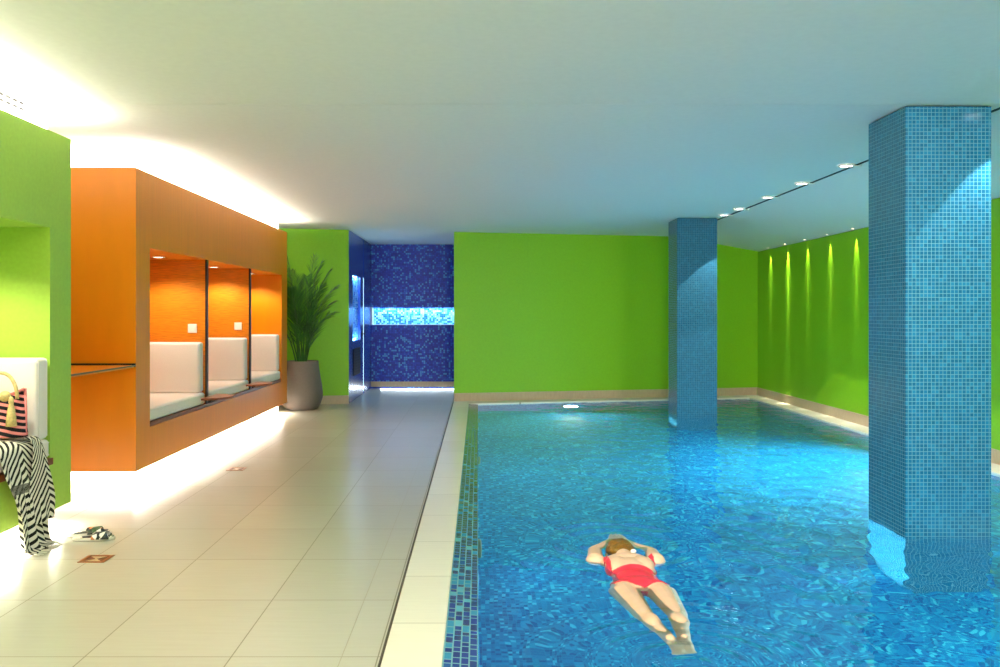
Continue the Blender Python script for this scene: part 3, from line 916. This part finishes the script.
# ------------------------------------------------------------------ towel
def make_towel():
    mt = mat('chevron_cloth', (1, 1, 1, 1), 0.9, 0.2)
    nt = NT(mt)
    uv = nt.new('ShaderNodeUVMap'); uv.uv_map = 'UVMap'
    s = nt.new('ShaderNodeSeparateXYZ'); nt.link(uv.outputs[0], s.inputs[0])
    tri = nt.math('PINGPONG', nt.math('ADD', s.outputs[0], 0.0), 0.21)
    v = nt.math('FRACT', nt.math('MULTIPLY', nt.math('ADD', s.outputs[1], nt.math('MULTIPLY', tri, 0.9)), 22.0))
    st = nt.math('LESS_THAN', v, 0.46)
    # a plain dark band part-way down
    band = nt.math('MULTIPLY', nt.math('GREATER_THAN', s.outputs[1], 0.545), nt.math('LESS_THAN', s.outputs[1], 0.60))
    col = nt.mix(st, lin(226, 222, 206), lin(28, 30, 26))
    wv = noise_tex(nt, nt.obj(), 160, 2)
    col = nt.mix(nt.math('MULTIPLY', band, 0.85), col, nt.ramp(wv, [(0.35, lin(24, 26, 22)), (0.65, lin(120, 118, 108))]))
    nt.link(col, nt.b.inputs['Base Color'])
    t = thing('towel', 'black and white zigzag towel hanging from the green niche seat to the floor', 'towel', (-2.66, 5.25, 0))
    # path in (x, z): over the seat, round its edge, down to the floor
    path = [(-3.02, 0.625), (-2.90, 0.635), (-2.80, 0.640), (-2.73, 0.637), (-2.695, 0.622), (-2.680, 0.59), (-2.676, 0.52), (-2.672, 0.46), (-2.667, 0.36), (-2.66, 0.26), (-2.655, 0.16), (-2.650, 0.08), (-2.645, 0.035), (-2.625, 0.014), (-2.58, 0.010)]
    def sample(path, n):
        pts = [Vector((p[0], 0, p[1])) for p in path]
        ls = [0]
        for i in range(1, len(pts)): ls.append(ls[-1] + (pts[i] - pts[i - 1]).length)
        out = []
        for k in range(n + 1):
            d = ls[-1] * k / n
            for i in range(1, len(pts)):
                if d <= ls[i] + 1e-9:
                    f = (d - ls[i - 1]) / (ls[i] - ls[i - 1]); out.append((pts[i - 1].lerp(pts[i], f), d)); break
        return out, ls[-1]
    def sheet(path, yc, wid, folds, xo, ph, v0, us=0.42):
        m = MB(); b = m.bm
        uvl = b.loops.layers.uv.new('UVMap')
        N, W = 80, 48
        pp, L = sample(path, N)
        grid = []
        for k, (p, d) in enumerate(pp):
            hang = ss(0.30, 0.75, d)
            row = []
            for i in range(W + 1):
                u = i / W
                y = yc(d) + (u - .5) * wid(d)
                fold = math.sin(u * PI * 2 * folds + ph + d * 1.5) * 0.022 * hang + math.sin(u * PI * 2 * folds * 2.3 + ph * 2) * 0.008 * hang
                seat = 0.006 * (1 + math.sin(u * 9 + d * 12)) * (1 - hang)
                x = p.x + xo * hang + abs(fold) * 1.2 + fold * 0.3
                y += 0.015 * math.sin(d * 11 + u * 4 + ph) * hang
                row.append((b.verts.new((x, y, p.z + seat + 0.012 * (1 - ss(0.0, .03, p.z)) * (fold + .03) * 6 * hang * (1 if d > L * .9 else 0))), u * us, d + v0))
            grid.append(row)
        for k in range(N):
            for i in range(W):
                q = (grid[k][i], grid[k][i + 1], grid[k + 1][i + 1], grid[k + 1][i])
                f = b.faces.new([c[0] for c in q])
                for lp, c in zip(f.loops, q): lp[uvl].uv = (c[1], c[2])
        return m
    m = sheet(path, lambda d: 5.20 + 0.06 * ss(.3, 1.0, d), lambda d: 0.46 - 0.16 * ss(.35, .9, d) - 0.04 * ss(.9, 1.05, d), 2.0, 0.0, 0.4, 0.0)
    o = m.build('cloth', mt, t, True)
    sd = o.modifiers.new('thick', 'SOLIDIFY'); sd.thickness = 0.004
    # second layer, shorter and further along, folded behind
    path2 = [(-2.72, 0.648), (-2.685, 0.640), (-2.662, 0.60), (-2.650, 0.52), (-2.642, 0.42), (-2.636, 0.32), (-2.632, 0.22), (-2.630, 0.15)]
    m = sheet(path2, lambda d: 5.36 - 0.03 * d, lambda d: 0.10 + 0.22 * ss(.0, .45, d) - .08 * ss(.4, .6, d), 1.5, 0.012, 1.8, 0.75, 0.26)
    o2 = m.build('folded_end', mt, t, True)
    sd = o2.modifiers.new('thick', 'SOLIDIFY'); sd.thickness = 0.004
    # fringe on the floor
    fm = MB()
    rnd = random.Random(3)
    for i in range(22):
        y = 5.13 + 0.27 * i / 21
        x = -2.585 + rnd.uniform(-.005, .005)
        fm.tube([(x - .01, y, 0.012), (x + .02, y + rnd.uniform(-.008, .008), 0.008), (x + .05 + rnd.uniform(-.01, .01), y + rnd.uniform(-.015, .015), 0.004)], 0.0022, 5)
    fm.build('fringe', mat('fringe_thread', lin(214, 210, 196), 0.9), t)
make_towel()

# ------------------------------------------------------------------ striped bag
def make_bag():
    mt = mat('striped_weave', (1, 1, 1, 1), 0.9, 0.2)
    nt = NT(mt)
    s = nt.new('ShaderNodeSeparateXYZ'); nt.link(nt.obj(), s.inputs[0])
    wob = noise_tex(nt, nt.obj(), 9.0, 2)
    h = nt.math('ADD', nt.math('MULTIPLY', s.outputs[2], 1.0), nt.math('MULTIPLY', wob, 0.014))
    h = nt.math('ADD', h, nt.math('MULTIPLY', s.outputs[0], 0.22))
    v = nt.math('FRACT', nt.math('DIVIDE', h, 0.036))
    st = nt.math('LESS_THAN', v, 0.56)
    nt.link(nt.mix(st, lin(228, 138, 136), lin(26, 26, 30)), nt.b.inputs['Base Color'])
    cx, cy, z0 = -2.915, 5.30, 0.670
    t = thing('tote_bag', 'pink and black striped woven bag with cream tassels on the niche seat', 'bag', (cx, cy, z0))
    m = MB(); b = m.bm
    rows = []
    N = 40; K = 14
    for k in range(K + 1):
        f = k / K
        hw = 0.215 - 0.030 * f; hd = 0.070 * (1 - 0.72 * f) + 0.010
        row = []
        for i in range(N):
            a = 2 * PI * i / N
            ca, sa = math.cos(a), math.sin(a)
            x = cx + hw * math.copysign(abs(ca) ** 0.6, ca)
            y = cy + hd * math.copysign(abs(sa) ** 0.8, sa) + 0.045 * f
            sag = 0.05 * f * (1 - (abs(x - cx) / hw) ** 2)
            row.append(b.verts.new((x + 0.004 * noise.noise((x * 20, y * 20, f * 9)), y, z0 + 0.285 * f - sag)))
        rows.append(row)
    for k in range(K):
        for i in range(N):
            j = (i + 1) % N
            b.faces.new((rows[k][i], rows[k][j], rows[k + 1][j], rows[k + 1][i]))
    b.faces.new(list(reversed(rows[0])))
    o = m.build('bag_body', mt, t, True)
    sd = o.modifiers.new('thick', 'SOLIDIFY'); sd.thickness = 0.006
    tm = MB().tube([v for v in [(cx - .19 + .38 * i / 12, cy + .02, z0 + 0.285 - 0.05 * (1 - ((i - 6) / 6) ** 2)) for i in range(13)]], 0.008, 6)
    tm.tube([(cx + .208, cy + .002, z0 + 0.01), (cx + .20, cy + .02, z0 + .14), (cx + .188, cy + .035, z0 + .285)], 0.008, 6)
    tm.build('pink_edging', mat('pink_edging', lin(226, 130, 128), 0.9), t, True)['label'] = 'pink woven edging'
    cream = paint('cream_cord', lin(216, 190, 130), 0.9, 0.12, 80)
    hp = [(cx + .06 + 0.10 * math.cos(a), cy - .005 + 0.012 * math.sin(a), z0 + 0.225 + 0.155 * math.sin(a)) for a in [PI * i / 20 for i in range(21)]]
    MB().tube(hp, 0.011, 8).build('handle', cream, t, True)
    # tassels hanging on the front
    for dx, z in ((0.158, 0.205), (-0.04, 0.16)):
        mm = MB()
        c0 = (cx + dx, cy - 0.066, z0 + z)
        mm.lathe([(0.006, 0.04), (0.014, 0.025), (0.016, 0.01), (0.012, -0.005), (0.019, -0.03), (0.026, -0.08), (0.031, -0.135)], c0, 16)
        mm.build('tassel', cream, t, True)
    MB().ball((cx + .112, cy - .050, z0 + .245), 0.034, 0.03, 0.032).build('pompom', cream, t, True)
make_bag()

# ------------------------------------------------------------------ sandals
def make_sandal(cx, cy, ang, label):
    t = thing('sandal', label, 'sandal', (cx, cy, 0.0), 'pair of sandals')
    mt = mat('leaf_print', (1, 1, 1, 1), 0.5)
    nt = NT(mt)
    vo = nt.new('ShaderNodeTexVoronoi'); vo.feature = 'F1'
    vo.inputs['Scale'].default_value = 26
    nt.link(nt.vmath('MULTIPLY', nt.obj(), (1.0, 0.5, 1.0)), vo.inputs['Vector'])
    c = nt.new('ShaderNodeSeparateColor'); nt.link(vo.outputs['Color'], c.inputs[0])
    nt.link(nt.ramp(c.outputs[0], [(0, lin(24, 34, 28)), (0.36, lin(236, 232, 220)), (0.78, lin(70, 92, 60)), (0.88, lin(190, 120, 60))], 'CONSTANT'), nt.b.inputs['Base Color'])
    Mx = Matrix.Translation((cx, cy, 0)) @ Matrix.Rotation(ang, 4, 'Z')
    outl = []
    L = 0.125
    for i in range(36):
        a = 2 * PI * i / 36
        y = L * math.cos(a)
        w_ = 0.036 + 0.010 * (y / L) - 0.006 * math.exp(-((y + 0.015) / 0.04) ** 2)
        outl.append((w_ * math.copysign(abs(math.sin(a)) ** 0.75, math.sin(a)), y))
    outl.reverse()
    area2 = sum(outl[i][0] * outl[(i + 1) % 36][1] - outl[(i + 1) % 36][0] * outl[i][1] for i in range(36))
    if area2 < 0: outl.reverse()
    m = MB().prism(outl, 0.002, 0.020)
    m.bm.transform(Mx)
    so = m.build('sole', mat('white_rubber', lin(222, 218, 204), 0.6), t, bevel=.004)
    m = MB().prism([(x * .93, y * .97) for x, y in outl], 0.0202, 0.0225)
    m.bm.transform(Mx); m.build('footbed', mt, t)
    # broad crossing straps
    m = MB(); b = m.bm
    for sgn in (1, -1):
        prev = None
        for i in range(15):
            f = i / 14
            a = PI * f
            x = -0.043 * math.cos(a)
            z = 0.012 + 0.034 * math.sin(a) ** 0.7
            yc = 0.045 + sgn * 0.028 * math.cos(a)
            cur = (b.verts.new((x, yc - 0.024, z)), b.verts.new((x, yc + 0.024, z * 0.94 + .001 * sgn)))
            if prev: b.faces.new((prev[0], prev[1], cur[1], cur[0]))
            prev = cur
    b.transform(Mx)
    st = m.build('strap', mt, t, True)
    sd = st.modifiers.new('thick', 'SOLIDIFY'); sd.thickness = 0.004
make_sandal(-2.475, 5.62, R(-62), 'leaf print sandal farther from the camera, beside the green block')
make_sandal(-2.385, 5.50, R(-80), 'leaf print sandal nearer the brass floor plate')

# brass plates let into the floor
def plate(x, y, label):
    t = thing('floor_plate', label, 'floor plate', (x, y, 0), 'brass floor plates')
    m = MB()
    w_ = 0.075
    for a, b_, c_, d_ in ((-w_, w_, -w_, -w_ + .02), (-w_, w_, w_ - .02, w_), (-w_, -w_ + .02, -w_ + .02, w_ - .02), (w_ - .02, w_, -w_ + .02, w_ - .02)):
        m.box(x + a, x + b_, y + c_, y + d_, 0.0005, 0.004)
    m.build('frame', mat('brass', lin(150, 96, 50), 0.35, 0.5, 0.5), t)
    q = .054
    MB().box(x - q, x + q, y - q, y + q, 0.0004, 0.0015).build('centre', mat('painted_sheen_brass', lin(196, 176, 140), 0.3, 0.5, 0.2), t)  # pale tone stands for the sheen reflected in the brass
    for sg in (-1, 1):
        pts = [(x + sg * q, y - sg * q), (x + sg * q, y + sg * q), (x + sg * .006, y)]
        MB().prism(pts, 0.0015, 0.003).build('reflection_wedge', mat('painted_reflection_brass', lin(96, 60, 34), 0.4, 0.5, 0.4), t)  # dark triangles put the reflection's dark sides into the colour
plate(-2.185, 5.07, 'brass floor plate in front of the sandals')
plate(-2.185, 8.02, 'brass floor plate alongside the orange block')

# ------------------------------------------------------------------ world and look
wd = bpy.data.worlds.new('world'); SC.world = wd; wd.use_nodes = True
wd.node_tree.nodes['Background'].inputs[0].default_value = (0.02, 0.02, 0.02, 1)
SC.view_settings.view_transform = 'Standard'
SC.view_settings.look = 'None'
SC.view_settings.gamma = 1.0
SC.view_settings.exposure = 0.25
SC.view_settings.use_curve_mapping = False
cy = SC.cycles
cy.use_denoising = True
cy.max_bounces = 12; cy.diffuse_bounces = 6; cy.glossy_bounces = 5; cy.transmission_bounces = 10
cy.caustics_reflective = True; cy.caustics_refractive = True
cy.blur_glossy = 0.5
cy.sample_clamp_indirect = 4.0
